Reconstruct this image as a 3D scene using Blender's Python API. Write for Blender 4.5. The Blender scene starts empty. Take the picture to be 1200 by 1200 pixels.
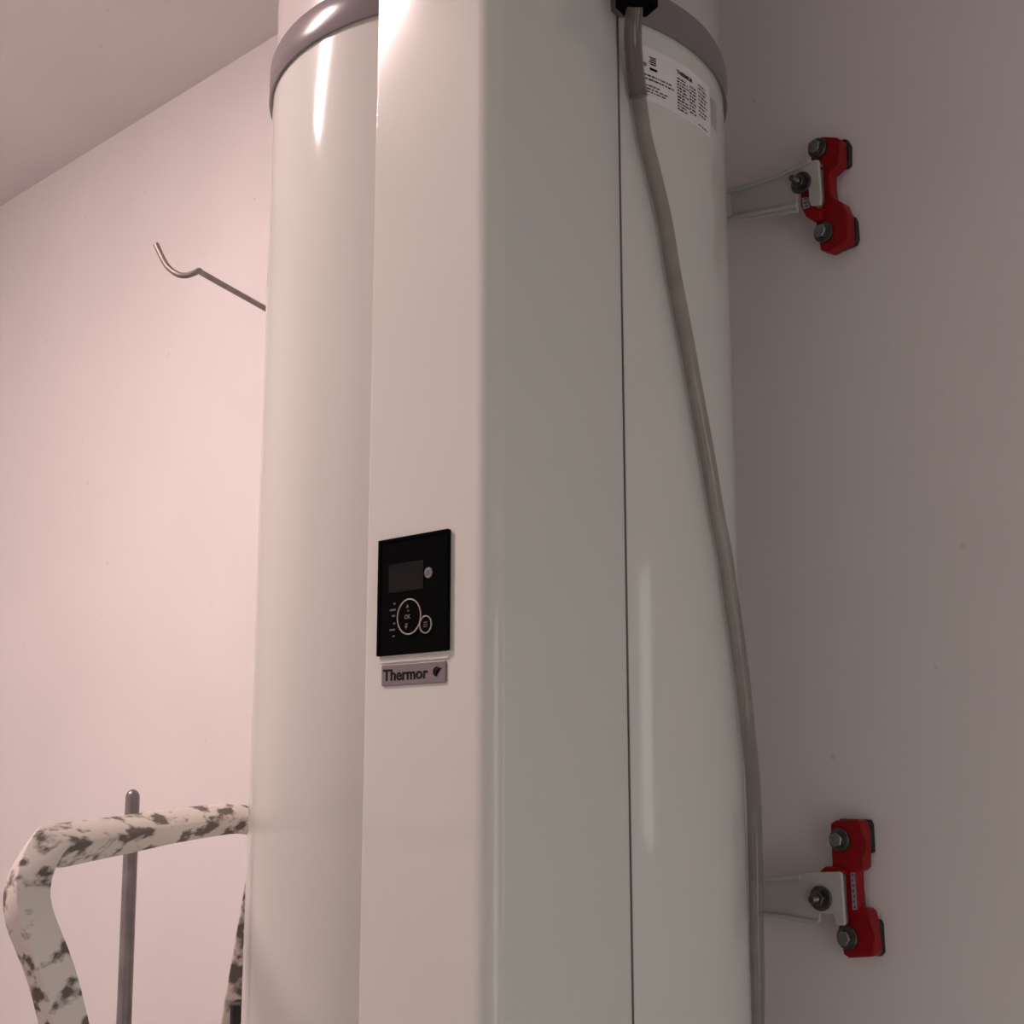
import bpy, bmesh, math, random
from mathutils import Vector, Matrix
random.seed(7)
S = bpy.context.scene
COL = S.collection
H = 1.70            # camera height above the floor

# ------------------------------------------------------------ camera
cd = bpy.data.cameras.new('camera'); cam = bpy.data.objects.new('camera', cd); COL.objects.link(cam)
cd.sensor_fit = 'HORIZONTAL'; cd.sensor_width = 36.0; cd.lens = 1600.35 / 1200 * 36.0
cd.clip_start = 0.02
YAW, PIT = 0.775, 0.1866
fwd = Vector((-math.sin(YAW) * math.cos(PIT), math.cos(YAW) * math.cos(PIT), math.sin(PIT)))
cam.location = (1.0499, -1.0496, H)
cam.rotation_euler = fwd.to_track_quat('-Z', 'Y').to_euler()
S.camera = cam

# ------------------------------------------------------------ world, lights, exposure
S.view_settings.view_transform = 'Standard'
S.view_settings.look = 'None'
S.view_settings.gamma = 1.0
S.view_settings.use_curve_mapping = False
S.view_settings.exposure = 0.0
w = bpy.data.worlds.new('world'); S.world = w; w.use_nodes = True
w.node_tree.nodes['Background'].inputs[0].default_value = (0.75, 0.78, 0.76, 1)
w.node_tree.nodes['Background'].inputs[1].default_value = 0.35

CEIL = H + 1.3636
LAMP = (-0.88, -0.985); LROT = math.atan2(-0.23, -0.55)     # glowing batten lamp under the ceiling, out of the picture (built below)
# neutral fill for the heater's right side, set in an added, unseen doorway
_l = bpy.data.lights.new('fill_light', 'AREA'); _l.shape = 'RECTANGLE'; _l.size = 0.76; _l.size_y = 2.0; _l.energy = 6.0; _l.color = (1.0, 0.985, 0.95)
_o = bpy.data.objects.new('fill_light', _l); COL.objects.link(_o); _o.location = (2.06, -0.75, 1.03); _o.rotation_euler = (math.radians(90), 0, math.radians(90))
# a frosted window in the back wall, out of the picture to the right (built below)

# ------------------------------------------------------------ materials
def newmat(name):
    m = bpy.data.materials.new(name); m.use_nodes = True
    return m, m.node_tree.nodes, m.node_tree.links, m.node_tree.nodes['Principled BSDF']
def setp(b, **k):
    names = dict(color='Base Color', rough='Roughness', metal='Metallic', coat='Coat Weight', coatr='Coat Roughness',
                 trans='Transmission Weight', ior='IOR', alpha='Alpha', spec='Specular IOR Level')
    for kk, v in k.items():
        b.inputs[names[kk]].default_value = (*v, 1) if isinstance(v, tuple) else v
def mat(name, noise=None, bump=None, roughvar=None, **k):
    """noise=(scale, amount) colour mottling, bump=(scale, strength, distance), roughvar=(scale, lo, hi)"""
    m, N, L, b = newmat(name); setp(b, **k)
    tc = N.new('ShaderNodeTexCoord')
    if noise:
        n = N.new('ShaderNodeTexNoise'); n.inputs['Scale'].default_value = noise[0]; n.inputs['Detail'].default_value = 6
        L.new(tc.outputs['Object'], n.inputs['Vector'])
        r = N.new('ShaderNodeValToRGB'); c = k['color']; a = noise[1]
        r.color_ramp.elements[0].position = 0.3; r.color_ramp.elements[1].position = 0.7
        r.color_ramp.elements[0].color = (*[x * (1 - a) for x in c], 1)
        r.color_ramp.elements[1].color = (*[min(1, x * (1 + a)) for x in c], 1)
        L.new(n.outputs['Fac'], r.inputs['Fac']); L.new(r.outputs['Color'], b.inputs['Base Color'])
    if bump:
        n = N.new('ShaderNodeTexNoise'); n.inputs['Scale'].default_value = bump[0]; n.inputs['Detail'].default_value = 4
        L.new(tc.outputs['Object'], n.inputs['Vector'])
        bp = N.new('ShaderNodeBump'); bp.inputs['Strength'].default_value = bump[1]; bp.inputs['Distance'].default_value = bump[2]
        L.new(n.outputs['Fac'], bp.inputs['Height']); L.new(bp.outputs['Normal'], b.inputs['Normal'])
    if roughvar:
        n = N.new('ShaderNodeTexNoise'); n.inputs['Scale'].default_value = roughvar[0]; n.inputs['Detail'].default_value = 5
        L.new(tc.outputs['Object'], n.inputs['Vector'])
        mr = N.new('ShaderNodeMapRange'); mr.inputs['From Min'].default_value = 0.42; mr.inputs['From Max'].default_value = 0.62
        mr.inputs['To Min'].default_value = roughvar[1]; mr.inputs['To Max'].default_value = roughvar[2]
        L.new(n.outputs['Fac'], mr.inputs['Value']); L.new(mr.outputs['Result'], b.inputs['Roughness'])
    return m

M = {}
# plaster with faint hairline cracks, scuffs and a few specks
def plaster(name, col):
    m, N, L, b = newmat(name); setp(b, rough=0.62, spec=0.3)
    tc = N.new('ShaderNodeTexCoord')
    n1 = N.new('ShaderNodeTexNoise'); n1.inputs['Scale'].default_value = 2.3; n1.inputs['Detail'].default_value = 7
    r1 = N.new('ShaderNodeValToRGB')
    r1.color_ramp.elements[0].position = 0.35; r1.color_ramp.elements[0].color = (*[c * 0.95 for c in col], 1)
    r1.color_ramp.elements[1].position = 0.65; r1.color_ramp.elements[1].color = (*col, 1)
    L.new(tc.outputs['Object'], n1.inputs['Vector']); L.new(n1.outputs['Fac'], r1.inputs['Fac'])
    n2 = N.new('ShaderNodeTexVoronoi'); n2.inputs['Scale'].default_value = 14
    L.new(tc.outputs['Object'], n2.inputs['Vector'])
    r2 = N.new('ShaderNodeValToRGB'); r2.color_ramp.elements[0].position = 0.025; r2.color_ramp.elements[1].position = 0.06
    r2.color_ramp.elements[0].color = (0.55, 0.53, 0.51, 1); r2.color_ramp.elements[1].color = (1, 1, 1, 1)
    L.new(n2.outputs['Distance'], r2.inputs['Fac'])
    mx = N.new('ShaderNodeMix'); mx.data_type = 'RGBA'; mx.blend_type = 'MULTIPLY'; mx.inputs['Factor'].default_value = 0.35
    L.new(r1.outputs['Color'], mx.inputs['A']); L.new(r2.outputs['Color'], mx.inputs['B'])
    L.new(mx.outputs['Result'], b.inputs['Base Color'])
    n3 = N.new('ShaderNodeTexNoise'); n3.inputs['Scale'].default_value = 22; n3.inputs['Detail'].default_value = 8
    L.new(tc.outputs['Object'], n3.inputs['Vector'])
    bp = N.new('ShaderNodeBump'); bp.inputs['Strength'].default_value = 0.12; bp.inputs['Distance'].default_value = 0.004
    L.new(n3.outputs['Fac'], bp.inputs['Height']); L.new(bp.outputs['Normal'], b.inputs['Normal'])
    return m
M['wall'] = plaster('wall_paint', (0.80, 0.775, 0.765))
M['ceiling'] = plaster('ceiling_paint', (0.76, 0.73, 0.72))
M['floor'] = mat('floor_concrete', color=(0.42, 0.41, 0.39), noise=(6, 0.25), rough=0.8)
M['enamel'] = mat('tank_enamel', color=(0.66, 0.68, 0.64), rough=0.10, bump=(9, 0.04, 0.003), roughvar=(7, 0.09, 0.12))
M['cover'] = mat('cover_enamel', color=(0.66, 0.68, 0.64), rough=0.07, bump=(40, 0.008, 0.001), roughvar=(5, 0.068, 0.08))
M['casing'] = mat('casing_plastic', color=(0.55, 0.53, 0.51), rough=0.22, bump=(30, 0.02, 0.001))
M['ring'] = mat('ring_grey', color=(0.20, 0.18, 0.185), rough=0.2, bump=(30, 0.02, 0.001))
M['rubber'] = mat('black_rubber', color=(0.010, 0.010, 0.011), rough=0.6, bump=(200, 0.2, 0.0005))
M['black'] = mat('black_plastic', color=(0.0055, 0.0055, 0.006), rough=0.4, spec=0.0, bump=(150, 0.02, 0.0003))
M['screen'] = mat('dark_screen', color=(0.007, 0.007, 0.008), rough=0.2, spec=0.12, noise=(40, 0.1))
M['silver'] = mat('badge_silver', color=(0.21, 0.185, 0.195), rough=0.38, metal=0.3, bump=(200, 0.05, 0.0003))
M['ringsilver'] = mat('dial_silver', color=(0.42, 0.39, 0.37), rough=0.3, metal=0.7, bump=(200, 0.05, 0.0003))
M['greybutton'] = mat('grey_button', color=(0.22, 0.21, 0.22), rough=0.4, noise=(300, 0.1))
M['icon'] = mat('icon_print', color=(0.13, 0.135, 0.14), rough=0.5, noise=(300, 0.1))
M['icondark'] = mat('icon_print_faint', color=(0.07, 0.07, 0.075), rough=0.5, noise=(300, 0.1))
M['ink'] = mat('black_ink', color=(0.012, 0.010, 0.010), rough=0.6, spec=0.08, noise=(300, 0.2))
M['paper'] = mat('label_paper', color=(0.80, 0.79, 0.80), rough=0.55, noise=(30, 0.04))
M['greypaper'] = mat('label_grey', color=(0.45, 0.45, 0.44), rough=0.5, noise=(200, 0.2))
M['bezel'] = mat('bezel_grey', color=(0.62, 0.62, 0.59), rough=0.4, noise=(30, 0.03))
M['red'] = mat('red_paint', color=(0.27, 0.003, 0.008), rough=0.42, spec=0.25, noise=(60, 0.12), bump=(90, 0.06, 0.001))
M['arm'] = mat('bracket_white', color=(0.50, 0.50, 0.47), rough=0.38, noise=(25, 0.05), bump=(60, 0.05, 0.001))
M['steel'] = mat('zinc_steel', color=(0.27, 0.28, 0.28), rough=0.26, metal=0.95, noise=(80, 0.25), bump=(200, 0.1, 0.0005))
M['darksteel'] = mat('dull_steel', color=(0.13, 0.125, 0.12), rough=0.33, metal=0.9, noise=(80, 0.25), bump=(200, 0.1, 0.0005))
M['wire'] = mat('hook_steel', color=(0.26, 0.225, 0.21), rough=0.5, metal=0.6, noise=(60, 0.15))
M['gasket'] = mat('gasket_grey', color=(0.14, 0.12, 0.12), rough=0.6, noise=(50, 0.1))
M['sticker'] = mat('sticker_white', color=(0.34, 0.31, 0.35), rough=0.5, noise=(100, 0.05))
M['blueink'] = mat('sticker_ink', color=(0.10, 0.10, 0.22), rough=0.5, noise=(100, 0.2))
M['diffuser'] = mat('lamp_diffuser', color=(0.8, 0.8, 0.78), rough=0.4, noise=(30, 0.03))
_b = M['diffuser'].node_tree.nodes['Principled BSDF']; _b.inputs['Emission Color'].default_value = (1.0, 0.755, 0.73, 1); _b.inputs['Emission Strength'].default_value = 292
M['pane'] = mat('frosted_pane', color=(0.7, 0.72, 0.70), rough=0.6, noise=(20, 0.03))
_b = M['pane'].node_tree.nodes['Principled BSDF']; _b.inputs['Emission Color'].default_value = (1.0, 0.98, 0.95, 1); _b.inputs['Emission Strength'].default_value = 1.7
M['doorpaint'] = mat('door_paint', color=(0.70, 0.69, 0.67), rough=0.4, noise=(10, 0.03))
# hose: clear PVC with a brownish cast
def hosemat(name, c, a):
    m, N, L, b = newmat(name); setp(b, color=c, rough=0.12, coat=0.8, coatr=0.05)
    tc = N.new('ShaderNodeTexCoord'); n = N.new('ShaderNodeTexNoise'); n.inputs['Scale'].default_value = 45; n.inputs['Detail'].default_value = 5
    L.new(tc.outputs['Object'], n.inputs['Vector'])
    mr = N.new('ShaderNodeMapRange'); mr.inputs['From Min'].default_value = 0.3; mr.inputs['From Max'].default_value = 0.7
    mr.inputs['To Min'].default_value = a - 0.06; mr.inputs['To Max'].default_value = a + 0.06
    L.new(n.outputs['Fac'], mr.inputs['Value']); L.new(mr.outputs['Result'], b.inputs['Alpha'])
    bp = N.new('ShaderNodeBump'); bp.inputs['Strength'].default_value = 0.15; bp.inputs['Distance'].default_value = 0.001
    L.new(n.outputs['Fac'], bp.inputs['Height']); L.new(bp.outputs['Normal'], b.inputs['Normal'])
    return m
M['hose'] = hosemat('clear_hose', (0.21, 0.185, 0.145), 0.50)
M['sleeve'] = hosemat('clear_sleeve', (0.155, 0.135, 0.11), 0.62)
# ladder metal under dried plaster and paint splashes
def splatter(name, base, over, lo, hi, rot=(0, 0, 0), stretch=(1, 1, 1)):
    m, N, L, b = newmat(name); setp(b, rough=0.7)
    tc = N.new('ShaderNodeTexCoord'); n = N.new('ShaderNodeTexNoise'); n.inputs['Scale'].default_value = 62; n.inputs['Detail'].default_value = 6
    n.inputs['Distortion'].default_value = 0.1
    mp = N.new('ShaderNodeMapping'); mp.vector_type = 'TEXTURE'; mp.inputs['Rotation'].default_value = rot; mp.inputs['Scale'].default_value = stretch
    L.new(tc.outputs['Object'], mp.inputs['Vector']); L.new(mp.outputs['Vector'], n.inputs['Vector'])
    r = N.new('ShaderNodeValToRGB'); r.color_ramp.elements[0].position = lo; r.color_ramp.elements[1].position = hi
    r.color_ramp.elements[0].color = (*base, 1); r.color_ramp.elements[1].color = (*over, 1)
    e = r.color_ramp.elements.new((lo + hi) / 2); e.color = (*[(x * 0.45 + y * 0.55) for x, y in zip(base, over)], 1)
    L.new(n.outputs['Fac'], r.inputs['Fac']); L.new(r.outputs['Color'], b.inputs['Base Color'])
    bp = N.new('ShaderNodeBump'); bp.inputs['Strength'].default_value = 0.5; bp.inputs['Distance'].default_value = 0.002
    L.new(n.outputs['Fac'], bp.inputs['Height']); L.new(bp.outputs['Normal'], b.inputs['Normal'])
    return m
M['splat'] = splatter('splattered_bar', (0.13, 0.105, 0.09), (0.74, 0.69, 0.63), 0.41, 0.50, (0, 0, math.radians(131)), (3.2, 1, 1))
M['splatdark'] = splatter('splattered_stile', (0.10, 0.085, 0.075), (0.60, 0.56, 0.50), 0.42, 0.56)
M['tube'] = mat('ladder_tube', color=(0.22, 0.205, 0.205), rough=0.35, metal=0.6, noise=(40, 0.2))

# ------------------------------------------------------------ helpers
def finish(name, bm, m, parent=None, smooth=False, bevel=0.0, segs=2, angle=40):
    bmesh.ops.recalc_face_normals(bm, faces=bm.faces[:])
    me = bpy.data.meshes.new(name); bm.to_mesh(me); bm.free()
    me.materials.append(M[m] if isinstance(m, str) else m)
    o = bpy.data.objects.new(name, me); COL.objects.link(o)
    if bevel:
        b = o.modifiers.new('bevel', 'BEVEL'); b.width = bevel; b.segments = segs; b.limit_method = 'ANGLE'; b.angle_limit = math.radians(35)
    if smooth or bevel:
        for p in me.polygons: p.use_smooth = True
        me.set_sharp_from_angle(angle=math.radians(angle))
    if parent: o.parent = parent
    return o
def base(name, loc=(0, 0, 0)):
    o = bpy.data.objects.new(name, None); COL.objects.link(o); o.location = loc; o.empty_display_size = 0.05
    return o
def tag(o, label, cat, group=None):
    o['label'] = label; o['category'] = cat
    if group: o['group'] = group
    return o
def struct(o):
    o['kind'] = 'structure'; return o
def box(bm, x0, x1, y0, y1, z0, z1):
    v = [bm.verts.new((x, y, z)) for x in (x0, x1) for y in (y0, y1) for z in (z0, z1)]
    for f in ((0, 1, 3, 2), (4, 6, 7, 5), (0, 4, 5, 1), (2, 3, 7, 6), (0, 2, 6, 4), (1, 5, 7, 3)):
        bm.faces.new([v[i] for i in f])
def lathe(bm, prof, n=96, c=(0, 0)):
    """prof: list of (radius, z); ends with radius 0 close the surface"""
    rows = []
    for r, z in prof:
        if r == 0: rows.append([bm.verts.new((c[0], c[1], z))])
        else: rows.append([bm.verts.new((c[0] + r * math.cos(2 * math.pi * i / n), c[1] + r * math.sin(2 * math.pi * i / n), z)) for i in range(n)])
    for a, b in zip(rows, rows[1:]):
        for i in range(n):
            j = (i + 1) % n
            if len(a) == 1: bm.faces.new((a[0], b[i], b[j]))
            elif len(b) == 1: bm.faces.new((a[i], a[j], b[0]))
            else: bm.faces.new((a[i], a[j], b[j], b[i]))
def prism_y(bm, pts, y0, y1, taper=0.0):
    """outline in X-Z, extruded along Y; taper shrinks the y0 side towards the centroid"""
    cx = sum(p[0] for p in pts) / len(pts); cz = sum(p[1] for p in pts) / len(pts)
    a = [bm.verts.new((cx + (x - cx) * (1 - taper), y0, cz + (z - cz) * (1 - taper))) for x, z in pts]
    b = [bm.verts.new((x, y1, z)) for x, z in pts]
    bm.faces.new(a); bm.faces.new(b)
    for i in range(len(pts)):
        j = (i + 1) % len(pts); bm.faces.new((a[i], a[j], b[j], b[i]))
def cyl_y(bm, x, z, r, y0, y1, n=32, rot=0.0, r2=None):
    """round or hexagonal peg along Y (y0 nearer the camera)"""
    r2 = r if r2 is None else r2
    a = [bm.verts.new((x + r2 * math.cos(rot + 2 * math.pi * i / n), y0, z + r2 * math.sin(rot + 2 * math.pi * i / n))) for i in range(n)]
    b = [bm.verts.new((x + r * math.cos(rot + 2 * math.pi * i / n), y1, z + r * math.sin(rot + 2 * math.pi * i / n))) for i in range(n)]
    bm.faces.new(a); bm.faces.new(b)
    for i in range(n):
        j = (i + 1) % n; bm.faces.new((a[i], a[j], b[j], b[i]))
def ring_y(bm, x, z, ro, ri, y0, y1, n=48):
    rows = []
    for r, y in ((ro, y1), (ro, y0), (ri, y0), (ri, y1)):
        rows.append([bm.verts.new((x + r * math.cos(2 * math.pi * i / n), y, z + r * math.sin(2 * math.pi * i / n))) for i in range(n)])
    for k in range(4):
        a, b = rows[k], rows[(k + 1) % 4]
        for i in range(n):
            j = (i + 1) % n; bm.faces.new((a[i], a[j], b[j], b[i]))
def catmull(pts, sub=8):
    P = [Vector(p) for p in pts]; P = [P[0] * 2 - P[1]] + P + [P[-1] * 2 - P[-2]]; out = []
    for i in range(1, len(P) - 2):
        for k in range(sub):
            t = k / sub; a, b, c, d = P[i - 1:i + 3]
            out.append(0.5 * ((2 * b) + (c - a) * t + (2 * a - 5 * b + 4 * c - d) * t * t + (3 * b - a - 3 * c + d) * t ** 3))
    out.append(P[-2]); return out
def sweep(bm, path, section, up=Vector((0, 0, 1)), cap=True, radii=None):
    """sweep a closed 2D section along the path with a parallel-transported frame"""
    n = len(path); rings = []; prev = None
    for i, p in enumerate(path):
        t = (path[min(i + 1, n - 1)] - path[max(i - 1, 0)]).normalized()
        s = (up - t * up.dot(t)) if prev is None else (prev - t * prev.dot(t))
        if s.length < 1e-5: s = t.orthogonal()
        s.normalize(); prev = s; q = t.cross(s); k = radii[i] if radii else 1.0
        rings.append([bm.verts.new(p + s * (v * k) + q * (u * k)) for u, v in section])
    m = len(section)
    for a, b in zip(rings, rings[1:]):
        for i in range(m):
            j = (i + 1) % m; bm.faces.new((a[i], a[j], b[j], b[i]))
    if cap: bm.faces.new(rings[0]); bm.faces.new(rings[-1])
def circ(r, n=16): return [(r * math.cos(2 * math.pi * i / n), r * math.sin(2 * math.pi * i / n)) for i in range(n)]
def rrect(w_, h_, r, n=4, rot=0.0):
    o = []
    for cx, cy, a0 in ((w_ / 2 - r, h_ / 2 - r, 0), (-w_ / 2 + r, h_ / 2 - r, 90), (-w_ / 2 + r, -h_ / 2 + r, 180), (w_ / 2 - r, -h_ / 2 + r, 270)):
        for k in range(n + 1):
            a = math.radians(a0 + 90 * k / n); o.append((cx + r * math.cos(a), cy + r * math.sin(a)))
    c, s = math.cos(rot), math.sin(rot)
    return [(x * c - y * s, x * s + y * c) for x, y in o]
def text_bm(body, size, extrude, bold=0.0, spacing=1.0):
    cu = bpy.data.curves.new('lettering_curve', 'FONT'); cu.body = body; cu.size = size; cu.extrude = extrude; cu.offset = bold
    cu.space_character = spacing; cu.resolution_u = 3
    o = bpy.data.objects.new('lettering_curve', cu); COL.objects.link(o)
    bpy.context.view_layer.update()
    me = bpy.data.meshes.new_from_object(o.evaluated_get(bpy.context.evaluated_depsgraph_get()))
    bpy.data.objects.remove(o); bm = bmesh.new(); bm.from_mesh(me); bpy.data.meshes.remove(me); return bm

# ------------------------------------------------------------ room shell
WY = 0.33; XL, XR, YF = -2.3, 2.0, -2.3
DX0, DX1, DB, DT = 0.95, 1.28, H - 0.24, H + 0.26       # small frosted window in the back wall, beyond the right edge of the picture
bm = bmesh.new()
box(bm, XL - 0.1, DX0, WY, WY + 0.12, 0, CEIL); box(bm, DX0, DX1, WY, WY + 0.12, DT, CEIL); box(bm, DX0, DX1, WY, WY + 0.12, 0, DB); box(bm, DX1, XR + 0.1, WY, WY + 0.12, 0, CEIL)
struct(finish('wall_back', bm, 'wall'))
bm = bmesh.new(); box(bm, XL - 0.1, XL, YF, WY, 0, CEIL); struct(finish('wall_left', bm, 'wall'))
bm = bmesh.new(); box(bm, XR, XR + 0.1, YF, -1.15, 0, CEIL); box(bm, XR, XR + 0.1, -0.35, WY, 0, CEIL); box(bm, XR, XR + 0.1, -1.15, -0.35, 2.08, CEIL); struct(finish('wall_right', bm, 'wall'))
bm = bmesh.new(); box(bm, XL - 0.1, XR + 0.1, YF - 0.1, YF, 0, CEIL); struct(finish('wall_front', bm, 'wall'))
bm = bmesh.new(); box(bm, XL - 0.1, XR + 0.1, YF - 0.1, WY + 0.12, -0.1, 0); struct(finish('floor', bm, 'floor'))
bm = bmesh.new(); box(bm, XL - 0.1, XR + 0.1, YF - 0.1, WY + 0.12, CEIL, CEIL + 0.1); struct(finish('ceiling', bm, 'ceiling'))
d = struct(base('window_1', (DX0, WY, DB)))
WW, WH = DX1 - DX0, DT - DB
for nm, b_ in (('window_frame', (0, 0.018, -0.01, 0.10, 0, WH)), ('window_frame', (WW - 0.018, WW, -0.01, 0.10, 0, WH)), ('window_frame', (0.018, WW - 0.018, -0.01, 0.10, WH - 0.018, WH)), ('window_sill', (0.018, WW - 0.018, -0.02, 0.10, 0, 0.018))):
    bm = bmesh.new(); box(bm, *b_); finish(nm, bm, 'doorpaint', d, bevel=0.003)
bm = bmesh.new(); box(bm, 0.018, WW - 0.018, 0.010, 0.016, 0.018, WH - 0.018); finish('frosted_pane', bm, 'pane', d)

d = struct(base('fill_doorway_1', (XR, -1.15, 0)))  # added doorway in the unseen right wall, there to carry the fill light
for nm, b_ in (('jamb', (-0.012, 0.1, 0, 0.03, 0, 2.08)), ('jamb', (-0.012, 0.1, 0.77, 0.80, 0, 2.08)), ('head', (-0.012, 0.1, 0.03, 0.77, 2.05, 2.08))):
    bm = bmesh.new(); box(bm, *b_); finish(nm, bm, 'doorpaint', d, bevel=0.003)

# ceiling lamp above and left of the picture
t = tag(base('ceiling_lamp', (LAMP[0], LAMP[1], CEIL)), 'long narrow ceiling lamp left of the water heater', 'lamp')
t.rotation_euler = (0, 0, LROT)
bm = bmesh.new(); box(bm, -0.33, 0.33, -0.045, 0.045, -0.03, 0); finish('lamp_base', bm, 'casing', t, bevel=0.006)
bm = bmesh.new(); sweep(bm, [Vector((-0.30, 0, -0.034)), Vector((0.30, 0, -0.034))], rrect(0.060, 0.008, 0.003)); finish('diffuser', bm, 'diffuser', t, smooth=True, angle=50)

# ------------------------------------------------------------ water heater
R = 0.26; ZR = H + 0.743
wh = tag(base('water_heater', (0, 0, 0)), 'tall white cylindrical water heater with boxed front cover, hung on the wall', 'water heater')
bm = bmesh.new()
lathe(bm, [(0, 0.70), (0.12, 0.705), (0.20, 0.725), (0.245, 0.76), (R, 0.81), (R, ZR + 0.01), (R - 0.01, ZR + 0.012), (0, ZR + 0.012)], 160)
finish('tank', bm, 'enamel', wh, smooth=True)
bm = bmesh.new()   # grey trim ring between tank and upper casing
ro = R + 0.0045
lathe(bm, [(R - 0.006, ZR + 0.002), (ro - 0.001, ZR), (ro, ZR + 0.0015), (ro, ZR + 0.036), (ro - 0.002, ZR + 0.041), (R - 0.006, ZR + 0.041), (R - 0.006, ZR + 0.002)], 160)
finish('trim_ring', bm, 'ring', wh, smooth=True)
bm = bmesh.new()
rc = R - 0.0025
lathe(bm, [(0, ZR + 0.03), (rc, ZR + 0.03), (rc, ZR + 0.44), (rc - 0.02, ZR + 0.47), (0, ZR + 0.475)], 160)
finish('upper_casing', bm, 'casing', wh, smooth=True)

# boxed cover over the front right quarter
YC = -0.275; XC0 = 0.1085; XC1 = 0.2665
pts = [(XC0, -0.225), (XC0, YC + 0.003)]
for k in range(1, 4): a = math.radians(180 + 90 * k / 3); pts.append((XC0 + 0.003 + 0.003 * math.cos(a), YC + 0.003 + 0.003 * math.sin(a)))
rr = 0.019
for k in range(11): a = math.radians(-90 + 87 * k / 10); pts.append((XC1 - rr + rr * math.cos(a), YC + rr + rr * math.sin(a)))
pts += [(0.2475, -0.0815), (0.2455, -0.0800), (0.232, -0.080)]
bm = bmesh.new(); z0, z1 = 0.78, ZR + 0.43
a = [bm.verts.new((x, y, z0)) for x, y in pts]; b_ = [bm.verts.new((x, y, z1)) for x, y in pts]
bm.faces.new(a); bm.faces.new(b_)
for i in range(len(pts)):
    j = (i + 1) % len(pts); bm.faces.new((a[i], a[j], b_[j], b_[i]))
fc = finish('front_cover', bm, 'cover', wh, smooth=True, angle=50); fc.modifiers.new('weighted', 'WEIGHTED_NORMAL').keep_sharp = True
bm = bmesh.new()   # dark joint where the cover's side flange meets the tank
box(bm, 0.2462, 0.2486, -0.0803, -0.0788, z0, z1)
finish('cover_gasket', bm, 'gasket', wh)

# control panel
def plate(x0, x1, z0_, z1_, y0, y1, r=0.001):
    cx, cz = (x0 + x1) / 2, (z0_ + z1_) / 2
    bm = bmesh.new(); prism_y(bm, [(cx + u, cz + v) for u, v in rrect(x1 - x0, z1_ - z0_, r, 3)], y0, y1); return bm
PX0, PX1, PZ0, PZ1 = 0.1288, 0.2192, H + 0.0972, H + 0.1995
cp = finish('control_panel', plate(PX0, PX1, PZ0, PZ1, YC - 0.0026, YC + 0.001, 0.0012), 'black', wh, bevel=0.0007)
cp['label'] = 'black control panel'
finish('panel_surround', plate(PX0 + 0.0015, PX1 - 0.0005, PZ0 - 0.0065, PZ1 - 0.001, YC - 0.0012, YC + 0.001, 0.002), 'bezel', cp, bevel=0.0004)
bm = bmesh.new()   # raised rim
yq = YC - 0.0026
for b4 in ((PX0, PX0 + 0.003, PZ0, PZ1), (PX1 - 0.003, PX1, PZ0, PZ1), (PX0 + 0.003, PX1 - 0.003, PZ1 - 0.0025, PZ1), (PX0 + 0.003, PX1 - 0.003, PZ0, PZ0 + 0.0025)):
    box(bm, b4[0], b4[1], yq - 0.001, yq, b4[2], b4[3])
finish('panel_rim', bm, 'black', cp)
finish('screen', plate(0.1435, 0.1885, H + 0.1515, H + 0.1765, yq - 0.0006, yq, 0.0008), 'screen', cp)
bm = bmesh.new(); ring_y(bm, 0.1712, H + 0.1290, 0.0156, 0.0145, yq - 0.0012, yq); finish('dial_ring', bm, 'ringsilver', cp, smooth=True)
bm = bmesh.new(); cyl_y(bm, 0.1712, H + 0.1290, 0.0138, yq - 0.0008, yq, 48, r2=0.0134); finish('dial', bm, 'black', cp, smooth=True)
bm = bmesh.new(); ring_y(bm, 0.1925, H + 0.1207, 0.0077, 0.0067, yq - 0.0012, yq, 36); finish('small_ring', bm, 'ringsilver', cp, smooth=True)
bm = bmesh.new(); cyl_y(bm, 0.1925, H + 0.1207, 0.0063, yq - 0.0008, yq, 36, r2=0.006); finish('menu_button', bm, 'black', cp, smooth=True)
bm = bmesh.new(); cyl_y(bm, 0.1948, H + 0.1646, 0.0048, yq - 0.0010, yq, 36, r2=0.0044); finish('round_button', bm, 'greybutton', cp, smooth=True)
def tri(bm, x, z, s, up=1, y=yq - 0.0014):
    v = [bm.verts.new((x - s, y, z - s * 0.8 * up)), bm.verts.new((x + s, y, z - s * 0.8 * up)), bm.verts.new((x, y, z + s * 0.9 * up))]
    w_ = [bm.verts.new(q.co + Vector((0, 0.0012, 0))) for q in v]
    bm.faces.new(v); bm.faces.new(w_)
    for i in range(3): j = (i + 1) % 3; bm.faces.new((v[i], v[j], w_[j], w_[i]))
bm = bmesh.new()
tri(bm, 0.1695, H + 0.1382, 0.0016); box(bm, 0.1695, 0.1715, yq - 0.0014, yq - 0.0004, H + 0.1335, H + 0.1345)
tri(bm, 0.1680, H + 0.1200, 0.0019, -1); box(bm, 0.1672, 0.1698, yq - 0.0014, yq - 0.0004, H + 0.1222, H + 0.1234)
finish('arrow_marks', bm, 'icon', cp)
bm = text_bm('OK', 0.0052, 0.0002, 0.00008)
for v in bm.verts: v.co = Vector((0.1655 + v.co.x, yq - 0.0010 - v.co.z, H + 0.1272 + v.co.y))
finish('ok_mark', bm, 'icon', cp)
bm = bmesh.new()
for k in range(3): box(bm, 0.1900, 0.1948, yq - 0.0012, yq - 0.0004, H + 0.1184 + k * 0.0019, H + 0.1193 + k * 0.0019)
finish('menu_mark', bm, 'icondark', cp)
bm = bmesh.new()
for k in range(3): box(bm, 0.1925, 0.1970, yq - 0.0014, yq - 0.0004, H + 0.1627 + k * 0.0016, H + 0.1633 + k * 0.0016)
finish('button_mark', bm, 'icondark', cp)
bm = bmesh.new()
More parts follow.
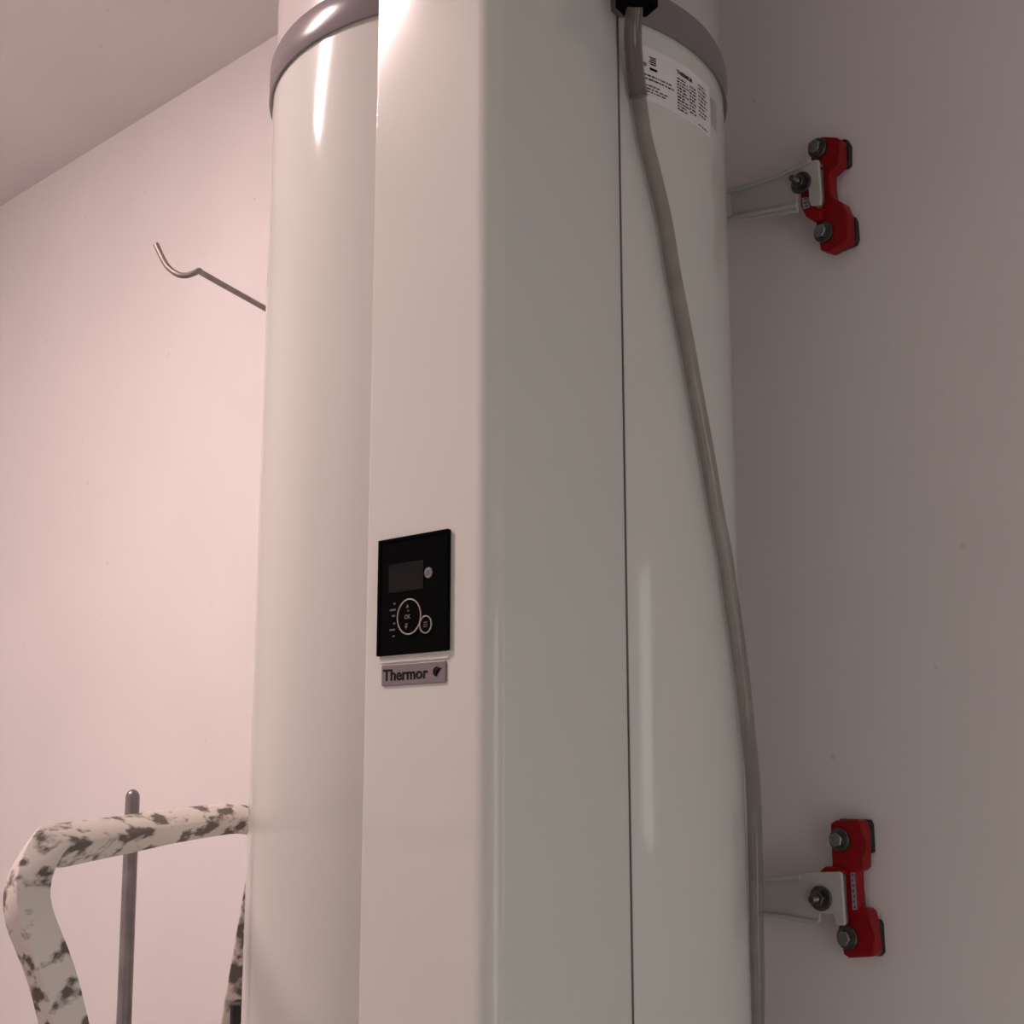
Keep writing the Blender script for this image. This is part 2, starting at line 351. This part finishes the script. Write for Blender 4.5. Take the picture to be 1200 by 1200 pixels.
for z, wd_ in ((0.1418, 0.0022), (0.1365, 0.0065), (0.1312, 0.004), (0.1245, 0.0022), (0.1192, 0.0068), (0.1136, 0.0025)):
    x = 0.1520 - wd_
    while x < 0.1518: box(bm, x, x + 0.0010, yq - 0.0003, yq + 0.0002, H + z - 0.0008, H + z + 0.0008); x += 0.0015
finish('icon_print', bm, 'icon', cp)

# name badge
bd = finish('name_badge', plate(0.1338, 0.2156, H + 0.0712, H + 0.0892, YC - 0.0016, YC + 0.0006, 0.0016), 'silver', wh, bevel=0.0005)
bd['label'] = 'small silver badge'
bm = text_bm('Thermor', 0.0150, 0.0002, 0.00028, 1.0)
xs = [v.co.x for v in bm.verts]; k = 0.0575 / (max(xs) - min(xs)); x0 = min(xs)
for v in bm.verts: v.co = Vector((0.1364 + (v.co.x - x0) * k, YC - 0.0018 - v.co.z, H + 0.0757 + v.co.y * 0.92))
finish('lettering', bm, 'ink', bd)
bm = bmesh.new()   # round emblem with a swirl cut from its lower right
cx, cz = 0.2052, H + 0.0806; o = []
for i in range(25): a = math.radians(20 + 250 * i / 24); o.append((cx + 0.0046 * math.cos(a), cz + 0.0040 * math.sin(a)))
for i in range(12): a = math.radians(270 + 110 * i / 11); o.append((cx + 0.0012 + 0.0018 * math.cos(a + 2.6), cz - 0.0010 + 0.0018 * math.sin(a + 2.6)))
o.append((cx + 0.0058, cz + 0.0030))
prism_y(bm, o, YC - 0.0021, YC - 0.0014); finish('emblem', bm, 'ink', bd)

# rating labels wrapped on the tank just under the ring; s = degrees round the tank, z = height
def wrap(s, z, off): a = math.radians(s); return Vector(((R + off) * math.sin(a), -(R + off) * math.cos(a), H + z))
def patch(bm, s0, s1, za, zb, off=0.0004, n=None):
    n = n or max(1, int((s1 - s0) / 1.5)); lo = [bm.verts.new(wrap(s0 + (s1 - s0) * i / n, za, off)) for i in range(n + 1)]
    hi = [bm.verts.new(wrap(s0 + (s1 - s0) * i / n, zb, off)) for i in range(n + 1)]
    for i in range(n): bm.faces.new((lo[i], lo[i + 1], hi[i + 1], hi[i]))
def label(name, s0, s1, za, zb, m):
    bm = bmesh.new(); n = int((s1 - s0) / 1.0)
    rows = [[bm.verts.new(wrap(s0 + (s1 - s0) * i / n, z, off)) for i in range(n + 1)] for z, off in ((za, -0.0005), (za, 0.0004), (zb, 0.0004), (zb, -0.0005))]
    for a, b in zip(rows, rows[1:]):
        for i in range(n): bm.faces.new((a[i], a[i + 1], b[i + 1], b[i]))
    return finish(name, bm, m, wh, smooth=True)
lb = label('rating_label', 77.6, 105.4, 0.6615, 0.7205, 'paper'); lb['label'] = 'white printed label'
bm = bmesh.new()
def words(s0, s1, z, h, gap=0.16):
    s = s0
    while s < s1 - 0.3:
        e = min(s1, s + random.uniform(0.35, 1.5)); patch(bm, s, e, z - h / 2, z + h / 2, 0.0007, 1); s = e + random.uniform(0.2, 0.45)
# left block of print
for z, s0, s1, h in ((0.6895, 79.2, 88.6, 0.0016), (0.6855, 79.2, 88.6, 0.0016), (0.6785, 79.8, 84, 0.0014), (0.6750, 79.8, 86.5, 0.0014), (0.6718, 80, 86, 0.0014)):
    words(s0, s1, z, h)
for k in range(4): patch(bm, 80.8 + (k % 2) * 0.3, 82.9, 0.7095 - k * 0.0024, 0.7110 - k * 0.0024, 0.0007, 1)
patch(bm, 80.9, 83.2, 0.6962, 0.6990, 0.0007, 1)
for i in range(9):
    q = 2 * math.pi * i / 9; patch(bm, 79.4 + 0.4 * math.cos(q) - .2, 79.4 + 0.4 * math.cos(q) + .2, 0.7000 + 0.0017 * math.sin(q), 0.7009 + 0.0017 * math.sin(q), 0.0007, 1)
# right block: heading, columns of small lines
for i in range(11): words(89.9, 93.2 + (i % 3) * 0.7, 0.7020 - i * 0.0034, 0.0017)
for i in range(9): words(94.8, 97.6, 0.7015 - i * 0.0036, 0.0017)
for i in range(9): words(98.9, 102.4 + (i % 2), 0.7110 - i * 0.0042, 0.0017)
words(98.6, 103.4, 0.6655, 0.0015)
finish('small_print', bm, 'ink', lb)
bm = text_bm('THERMOR', 0.0060, 0.0, 0.00025)
xs = [v.co.x for v in bm.verts]; x0, x1 = min(xs), max(xs)
for v in bm.verts: v.co = wrap(89.8 + (v.co.x - x0) / (x1 - x0) * 6.4, 0.7070 + v.co.y, 0.0008)
finish('heading', bm, 'ink', lb)
lg = label('grey_label', 106.6, 110.6, 0.6800, 0.7120, 'greypaper'); lg['label'] = 'small grey label'

# condensate spout
sp = Vector((0.2824, -0.0951, H + 0.7266))
bm = bmesh.new()
dirn = Vector((sp.x, sp.y, 0)).normalized()
path = catmull([dirn * 0.25 + Vector((0, 0, ZR + 0.040)), dirn * 0.285 + Vector((0, 0, ZR + 0.040)), Vector((sp.x + 0.004, sp.y - 0.002, ZR + 0.020)), Vector((sp.x + 0.002, sp.y, H + 0.737))], 6)
sweep(bm, path, circ(0.0145, 20)); finish('condensate_spout', bm, 'black', wh, smooth=True, angle=60)
bm = bmesh.new()
dz = Vector((0, 0, -1)); c0 = Vector((sp.x + 0.003, sp.y, H + 0.7315))
sweep(bm, [c0 + Vector((0.0, 0, 0.016)), c0 + Vector((0, 0, 0.0145)), c0, c0 + Vector((0, 0, -0.0015))], [(0.021 * math.cos(math.radians(60 * i + 12)), 0.021 * math.sin(math.radians(60 * i + 12))) for i in range(6)], up=Vector((1, 0, 0)))
finish('spout_nut', bm, 'black', wh, bevel=0.0012)

# mounting arms of the tank (upper, lower)
def arm(pts, sx, top, bot):
    bm = bmesh.new()
    prism_y(bm, [(x, H + z) for x, z in pts], 0.2905, 0.2950)
    o = finish('mounting_arm', bm, 'arm', wh, bevel=0.0012)
    bm = bmesh.new()    # welded root, bent back to the tank
    xa, za, zb = sx
    xr, yr = xa - 0.075, 0.2545
    for q in (0,):
        v = [bm.verts.new(p) for p in ((xa + 0.002, 0.2905, H + za), (xa + 0.002, 0.2950, H + za), (xa + 0.002, 0.2905, H + zb), (xa + 0.002, 0.2950, H + zb),
                                       (xr, yr, H + za - 0.004), (xr, yr + 0.0045, H + za - 0.004), (xr, yr, H + zb + 0.004), (xr, yr + 0.0045, H + zb + 0.004))]
        for f in ((0, 1, 3, 2), (4, 6, 7, 5), (0, 4, 5, 1), (2, 3, 7, 6), (0, 2, 6, 4), (1, 5, 7, 3)): bm.faces.new([v[i] for i in f])
    finish('arm_root', bm, 'arm', o)
    for edge in (top, bot):   # folded flanges along the arm
        bm = bmesh.new()
        sweep(bm, [Vector((x, 0.2885, H + z)) for x, z in edge], rrect(0.0032, 0.0055, 0.0012, 2)); finish('flange', bm, 'arm', o, smooth=True, angle=60)
    return o
UA = [(0.2371, 0.7157), (0.2463, 0.7142), (0.2476, 0.7109), (0.2488, 0.6622), (0.2465, 0.6564), (0.2344, 0.6591), (0.2325, 0.6640), (0.2320, 0.6800), (0.2290, 0.6830), (0.2190, 0.6830), (0.2165, 0.6800), (0.2160, 0.6568), (0.1184, 0.6733), (0.1199, 0.7126), (0.1884, 0.7098)]
arm(UA, (0.1190, 0.7126, 0.6733), [(0.118, 0.7120), (0.170, 0.7100), (0.1884, 0.7092), (0.2371, 0.7147)], [(0.118, 0.6765), (0.150, 0.6725), (0.185, 0.6690), (0.2150, 0.6645)])
LA = [(0.1905, -0.1116), (0.2340, -0.1085), (0.2368, -0.1108), (0.2382, -0.1629), (0.2369, -0.1647), (0.2273, -0.1651), (0.2242, -0.1541), (0.2082, -0.1537), (0.2068, -0.1645), (0.1742, -0.1618), (0.1314, -0.1605), (0.1331, -0.1219), (0.1850, -0.1162)]
arm(LA, (0.1320, -0.1219, -0.1605), [(0.131, -0.1222), (0.160, -0.1195), (0.185, -0.1165)], [(0.131, -0.1602), (0.165, -0.1608), (0.185, -0.1628), (0.205, -0.1640)])

# ------------------------------------------------------------ red anti-vibration wall brackets
def hexbolt(parent, x, z, y, label=None, r=0.0072, wr=0.0112, rot=0.3):
    bm = bmesh.new(); cyl_y(bm, x, z, wr, y - 0.002, y + 0.001, 28); wz = finish('washer', bm, 'darksteel', parent, bevel=0.0004)
    bm = bmesh.new(); cyl_y(bm, x, z, r, y - 0.0085, y - 0.002, 6, rot=rot, r2=r * 0.97); finish('bolt_head', bm, 'steel', wz, bevel=0.0009)
def wall_bracket(label, block, pads, bolts, stud, studlen, hub, extra, sticker, ridges):
    wb = tag(base('wall_bracket', (hub[0], WY, H + hub[1])), label, 'bracket', 'red wall brackets right of the heater')
    O = Vector((hub[0], WY, H + hub[1]))
    def fin(name, bm, m, p=None, **k):
        bmesh.ops.translate(bm, verts=bm.verts[:], vec=-O); return finish(name, bm, m, p or wb, **k)
    bm = bmesh.new(); prism_y(bm, [(x, H + z) for x, z in block], 0.3050, 0.3220, taper=0.0)
    body = fin('red_body', bm, 'red', bevel=0.0022, segs=3)
    for p_ in pads:
        bm = bmesh.new(); prism_y(bm, [(x, H + z) for x, z in p_], 0.3215, 0.3298); fin('rubber_pad', bm, 'rubber', bevel=0.0012)
    for (x, z) in ridges:      # moulded ring round each wall bolt
        bm = bmesh.new(); ring_y(bm, x + 0.004, H + z, 0.0185, 0.0165, 0.3042, 0.3055, 40); fin('moulded_ring', bm, 'red', smooth=True)
    bm = bmesh.new(); prism_y(bm, [(x, H + z) for x, z in extra], 0.2955, 0.3080); fin('tongue', bm, 'red', bevel=0.0015)
    for i, (x, z) in enumerate(bolts):
        bm = bmesh.new(); cyl_y(bm, x, H + z, 0.0125, 0.3005, 0.3055, 32); w_ = fin('washer', bm, 'darksteel', bevel=0.0006)
        bm = bmesh.new(); cyl_y(bm, x, H + z, 0.0088, 0.2925, 0.3005, 6, rot=0.35 + i * 0.6, r2=0.0084); fin('bolt_head', bm, 'steel', bevel=0.0010)
    x, z = stud
    bm = bmesh.new(); cyl_y(bm, x, H + z, 0.0135, 0.2875, 0.2905, 36); fin('large_washer', bm, 'darksteel', bevel=0.0006)
    bm = bmesh.new(); cyl_y(bm, x, H + z, 0.0088, 0.2800, 0.2875, 6, rot=0.2, r2=0.0085); fin('nut', bm, 'darksteel', bevel=0.0009)
    bm = bmesh.new(); rows = []     # threaded stud
    n = 16; ys = [0.3050, 0.2800]; y = 0.2795
    while y > 0.295 - studlen + 0.001: ys += [y, y - 0.0006]; y -= 0.0013
    prof = [(0.0040, 0.3050), (0.0040, 0.2800)] + [((0.0042, 0.0036)[i % 2], yy) for i, yy in enumerate(ys[2:])] + [(0.0032, 0.295 - studlen)]
    for r, yy in prof: rows.append([bm.verts.new((x + r * math.cos(2 * math.pi * i / n), yy, H + z + r * math.sin(2 * math.pi * i / n))) for i in range(n)])
    for a, b in zip(rows, rows[1:]):
        for i in range(n): j = (i + 1) % n; bm.faces.new((a[i], a[j], b[j], b[i]))
    bm.faces.new(rows[0]); bm.faces.new(rows[-1]); fin('stud', bm, 'darksteel', smooth=True, angle=25)
    pts_, y = sticker; bm = bmesh.new(); prism_y(bm, [(x, H + z) for x, z in pts_], y - 0.0005, y + 0.0006)
    st = fin('sticker', bm, 'sticker')
    bm = bmesh.new(); (xa, za), (xb, zb), (xc, zc), (xd, zd) = pts_; n = 7 if abs(za - zd) > 0.03 else 3
    for i in range(n):
        f0 = (i + 0.2) / n; f1 = (i + 0.75) / n
        L0 = Vector((xa + (xd - xa) * f0, 0, za + (zd - za) * f0)); R0 = Vector((xb + (xc - xb) * f0, 0, zb + (zc - zb) * f0))
        L1 = Vector((xa + (xd - xa) * f1, 0, za + (zd - za) * f1)); R1 = Vector((xb + (xc - xb) * f1, 0, zb + (zc - zb) * f1))
        q = [L0.lerp(R0, 0.2), L0.lerp(R0, 0.8), L1.lerp(R1, 0.8 - 0.25 * (i % 2)), L1.lerp(R1, 0.2 + 0.25 * ((i + 1) % 2))]
        prism_y(bm, [(v.x, H + v.z) for v in q], y - 0.0008, y - 0.0004)
    fin('sticker_print', bm, 'blueink', st)
    return wb
wall_bracket('upper red wall bracket, level with the printed label on the heater',
    [(0.2323, 0.7472), (0.2449, 0.7491), (0.2640, 0.7418), (0.2694, 0.7370), (0.2680, 0.7075), (0.2650, 0.7035), (0.2540, 0.6985), (0.2530, 0.6830), (0.2545, 0.6690), (0.2685, 0.6570), (0.2737, 0.6424), (0.2742, 0.6115), (0.2720, 0.6070), (0.2480, 0.6010), (0.2400, 0.6050), (0.2358, 0.607), (0.2314, 0.6422), (0.2296, 0.6484), (0.2405, 0.6603), (0.2439, 0.6669), (0.2434, 0.7185), (0.2281, 0.7235), (0.229, 0.7425)],
    [[(0.234, 0.7520), (0.2675, 0.7440), (0.2715, 0.7350), (0.2705, 0.7114), (0.2677, 0.7086), (0.234, 0.7069)], [(0.238, 0.6533), (0.2723, 0.6446), (0.2749, 0.6382), (0.2757, 0.6155), (0.2724, 0.609), (0.240, 0.6056)]],
    [(0.2400, 0.7345), (0.2430, 0.6265)], (0.2235, 0.6910), 0.028, (0.2466, 0.676),
    [(0.2175, 0.6850), (0.2308, 0.6850), (0.2332, 0.6601), (0.2452, 0.6546), (0.2430, 0.6420), (0.2363, 0.6393), (0.2244, 0.6494), (0.2178, 0.6628)],
    ([(0.2205, 0.6745), (0.2295, 0.6725), (0.2305, 0.6600), (0.2215, 0.6600)], 0.2952), [(0.246, 0.7245), (0.2500, 0.6265)])
wall_bracket('lower red wall bracket beside the bottom of the hose',
    [(0.2162, -0.0586), (0.2232, -0.0548), (0.2500, -0.0533), (0.2555, -0.0565), (0.2572, -0.0687), (0.2562, -0.1035), (0.2522, -0.1075), (0.2465, -0.1091), (0.2465, -0.1261), (0.2475, -0.1471), (0.2565, -0.1463), (0.2602, -0.1502), (0.2622, -0.1584), (0.2648, -0.1914), (0.2615, -0.196), (0.2324, -0.2), (0.2259, -0.197), (0.2208, -0.1671), (0.2326, -0.1641), (0.2322, -0.1086), (0.2164, -0.1051)],
    [[(0.218, -0.0536), (0.255, -0.0539), (0.2572, -0.0597), (0.2572, -0.0885), (0.2538, -0.0901), (0.218, -0.095)], [(0.226, -0.159), (0.2610, -0.159), (0.2632, -0.1636), (0.2636, -0.1931), (0.26, -0.1975), (0.228, -0.1975)]],
    [(0.2290, -0.0755), (0.2335, -0.1785)], (0.2107, -0.1379), 0.026, (0.2435, -0.125),
    [(0.2066, -0.1098), (0.2137, -0.1041), (0.2272, -0.1042), (0.2371, -0.1073), (0.2370, -0.1120), (0.2066, -0.1120)],
    ([(0.2395, -0.1100), (0.2445, -0.1097), (0.2455, -0.1485), (0.2402, -0.1493)], 0.3050), [(0.2380, -0.0800), (0.2430, -0.1760)])
# ------------------------------------------------------------ drain hose
hp = [(0.2830, -0.0955, 0.7330)] + [(0.2704, -0.0835, 0.7126), (0.2647, -0.0746, 0.6864), (0.2619, -0.0655, 0.6562), (0.2634, -0.0592, 0.6151), (0.2655, -0.0493, 0.5817), (0.2677, -0.035, 0.5316), (0.2689, -0.0247, 0.4809), (0.2699, -0.0074, 0.4145), (0.27, 0.0032, 0.3731), (0.2696, 0.0152, 0.3321), (0.2686, 0.0272, 0.2911), (0.2673, 0.0384, 0.2499), (0.2644, 0.0545, 0.2094), (0.2618, 0.0662, 0.1681), (0.2577, 0.0806, 0.127), (0.2528, 0.0948, 0.0855), (0.2481, 0.1066, 0.0437), (0.2320, 0.1333, 0.0016), (0.2205, 0.1535, -0.0416), (0.2125, 0.1640, -0.0851), (0.2072, 0.1712, -0.1285), (0.2030, 0.1765, -0.1714), (0.1990, 0.1815, -0.2139), (0.1925, 0.1880, -0.2572), (0.1850, 0.1950, -0.3078), (0.18, 0.20, -0.45), (0.18, 0.20, -0.7), (0.18, 0.20, -0.92)]
hp = [(x * k, y * k, H + z) for x, y, z in hp for k in (max(1.0, 0.2690 / math.hypot(x, y)),)]
hs = tag(base('drain_hose', hp[0]), 'clear plastic drain hose running down the right side of the heater', 'hose')
def rel(bm, o): bmesh.ops.translate(bm, verts=bm.verts[:], vec=-o.location)
path = catmull(hp, 8)
bm = bmesh.new(); sweep(bm, path, circ(0.0076, 20)); rel(bm, hs); finish('tube', bm, 'hose', hs, smooth=True, angle=60)
bm = bmesh.new(); i1 = 22; sweep(bm, path[:i1 + 2], circ(0.0090, 20)); rel(bm, hs); s_ = finish('sleeve', bm, 'sleeve', hs, smooth=True, angle=60); s_['label'] = 'wider darker sleeve'
bm = bmesh.new(); sweep(bm, path[i1 + 1:i1 + 3], circ(0.0094, 20)); rel(bm, hs); finish('sleeve_end', bm, 'sleeve', s_, smooth=True)

# ------------------------------------------------------------ wire hook on the wall
hk = tag(base('wire_hook', (-0.8384, WY, H + 0.7716)), 'bent metal wire hook sticking out of the left part of the wall', 'hook')
pts = [(-0.8384, 0.33, 0.7716), (-0.8130, 0.215, 0.7835), (-0.7905, 0.112, 0.7945), (-0.7860, 0.1000, 0.7962), (-0.7845, 0.090, 0.7895), (-0.7925, 0.080, 0.7845), (-0.8023, 0.070, 0.7865), (-0.8185, 0.062, 0.800), (-0.8281, 0.056, 0.817), (-0.8399, 0.050, 0.8421)]
pts = [(x, y, H + z) for x, y, z in pts]
bm = bmesh.new(); sweep(bm, catmull(pts, 8), circ(0.0048, 14)); rel(bm, hk); finish('hook_wire', bm, 'wire', hk, smooth=True)

# ------------------------------------------------------------ step ladder
ld = tag(base('step_ladder', (-0.15, -0.35, 0)), 'step ladder with paint-splattered top rail and legs, left of the heater', 'ladder')
def lrel(bm): bmesh.ops.translate(bm, verts=bm.verts[:], vec=-ld.location)
hoop = [(0.0800, -0.4930, -0.30), (0.0900, -0.5400, -0.16), (0.0850, -0.5650, -0.095), (0.0520, -0.5380, -0.0605), (0.0172, -0.4997, -0.0581), (-0.0902, -0.3844, -0.0574), (-0.1729, -0.2891, -0.0556), (-0.2588, -0.1824, -0.0547), (-0.3011, -0.1199, -0.0554), (-0.3279, -0.0710, -0.066), (-0.3290, -0.0620, -0.0968), (-0.3180, -0.0780, -0.1300)]
bm = bmesh.new(); sweep(bm, catmull([(x, y, H + z) for x, y, z in hoop], 6), rrect(0.027, 0.025, 0.003, 2, rot=math.radians(35)), up=Vector((0.75, 0.66, 0))); lrel(bm)
finish('top_rail', bm, 'splat', ld, smooth=True, angle=28)
# two legs, flat channels that widen downwards
def leg(p0, p1, w0, w1, across, m='splatdark'):
    bm = bmesh.new(); p0, p1 = Vector(p0), Vector(p1); rows = []
    tdir = (p1 - p0).normalized(); n_ = tdir.cross(across).normalized() * 0.011
    for f in range(13):
        k = f / 12; c = p0.lerp(p1, k); s = across * (w0 + (w1 - w0) * min(1, k * 3.5)) / 2
        rows.append([bm.verts.new(v) for v in (c + s + n_, c - s + n_, c - s - n_, c + s - n_)])
    for a, b in zip(rows, rows[1:]):
        for i in range(4): j = (i + 1) % 4; bm.faces.new((a[i], a[j], b[j], b[i]))
    bm.faces.new(rows[0]); bm.faces.new(rows[-1]); lrel(bm); return finish('leg', bm, m, ld, bevel=0.002)
ax = Vector((0.714, 0.70, 0)).normalized()
leg((-0.318, -0.0780, H - 0.115), (-0.345, -0.235, 0.0), 0.022, 0.070, ax)
leg((0.0810, -0.4950, H - 0.270), (0.060, -0.640, 0.0), 0.030, 0.060, ax)
bm = bmesh.new(); box(bm, -0.02, 0.02, -0.012, 0.012, -0.11, 0.0)
bmesh.ops.rotate(bm, verts=bm.verts[:], cent=(0, 0, 0), matrix=Matrix.Rotation(math.radians(44), 3, 'Z'))
bmesh.ops.translate(bm, verts=bm.verts[:], vec=(-0.288, -0.105, H - 0.255)); lrel(bm)
finish('hinge_block', bm, 'rubber', ld, bevel=0.004)
def lt(name, pts_, sec, m, **k):
    bm = bmesh.new(); sweep(bm, pts_, sec); lrel(bm); return finish(name, bm, m, ld, **k)
lt('rear_tube', [Vector(p) for p in ((-0.4598, -0.1646, H - 0.0330), (-0.4140, -0.1880, H - 0.2848), (-0.375, -0.205, H - 0.55))] + [Vector((-0.30, -0.24, 0.002))], circ(0.0085, 18), 'tube', smooth=True)
bm = bmesh.new(); bmesh.ops.create_uvsphere(bm, u_segments=18, v_segments=10, radius=0.0086, matrix=Matrix.Translation((-0.4598, -0.1646, H - 0.0330)) @ Matrix.Diagonal((1, 1, 1.15, 1))); lrel(bm)
finish('tube_cap', bm, 'tube', ld, smooth=True)
for k in range(5):        # treads between the legs, below the picture
    z = 1.20 - k * 0.26; f = (H - z) / H
    a = Vector((-0.318 - 0.027 * f, -0.078 - 0.157 * f, z)); b = Vector((0.081 - 0.021 * f, -0.495 - 0.145 * f, z))
    lt('tread', [a, b], rrect(0.09, 0.022, 0.004, 2), 'splatdark', smooth=True, angle=50)
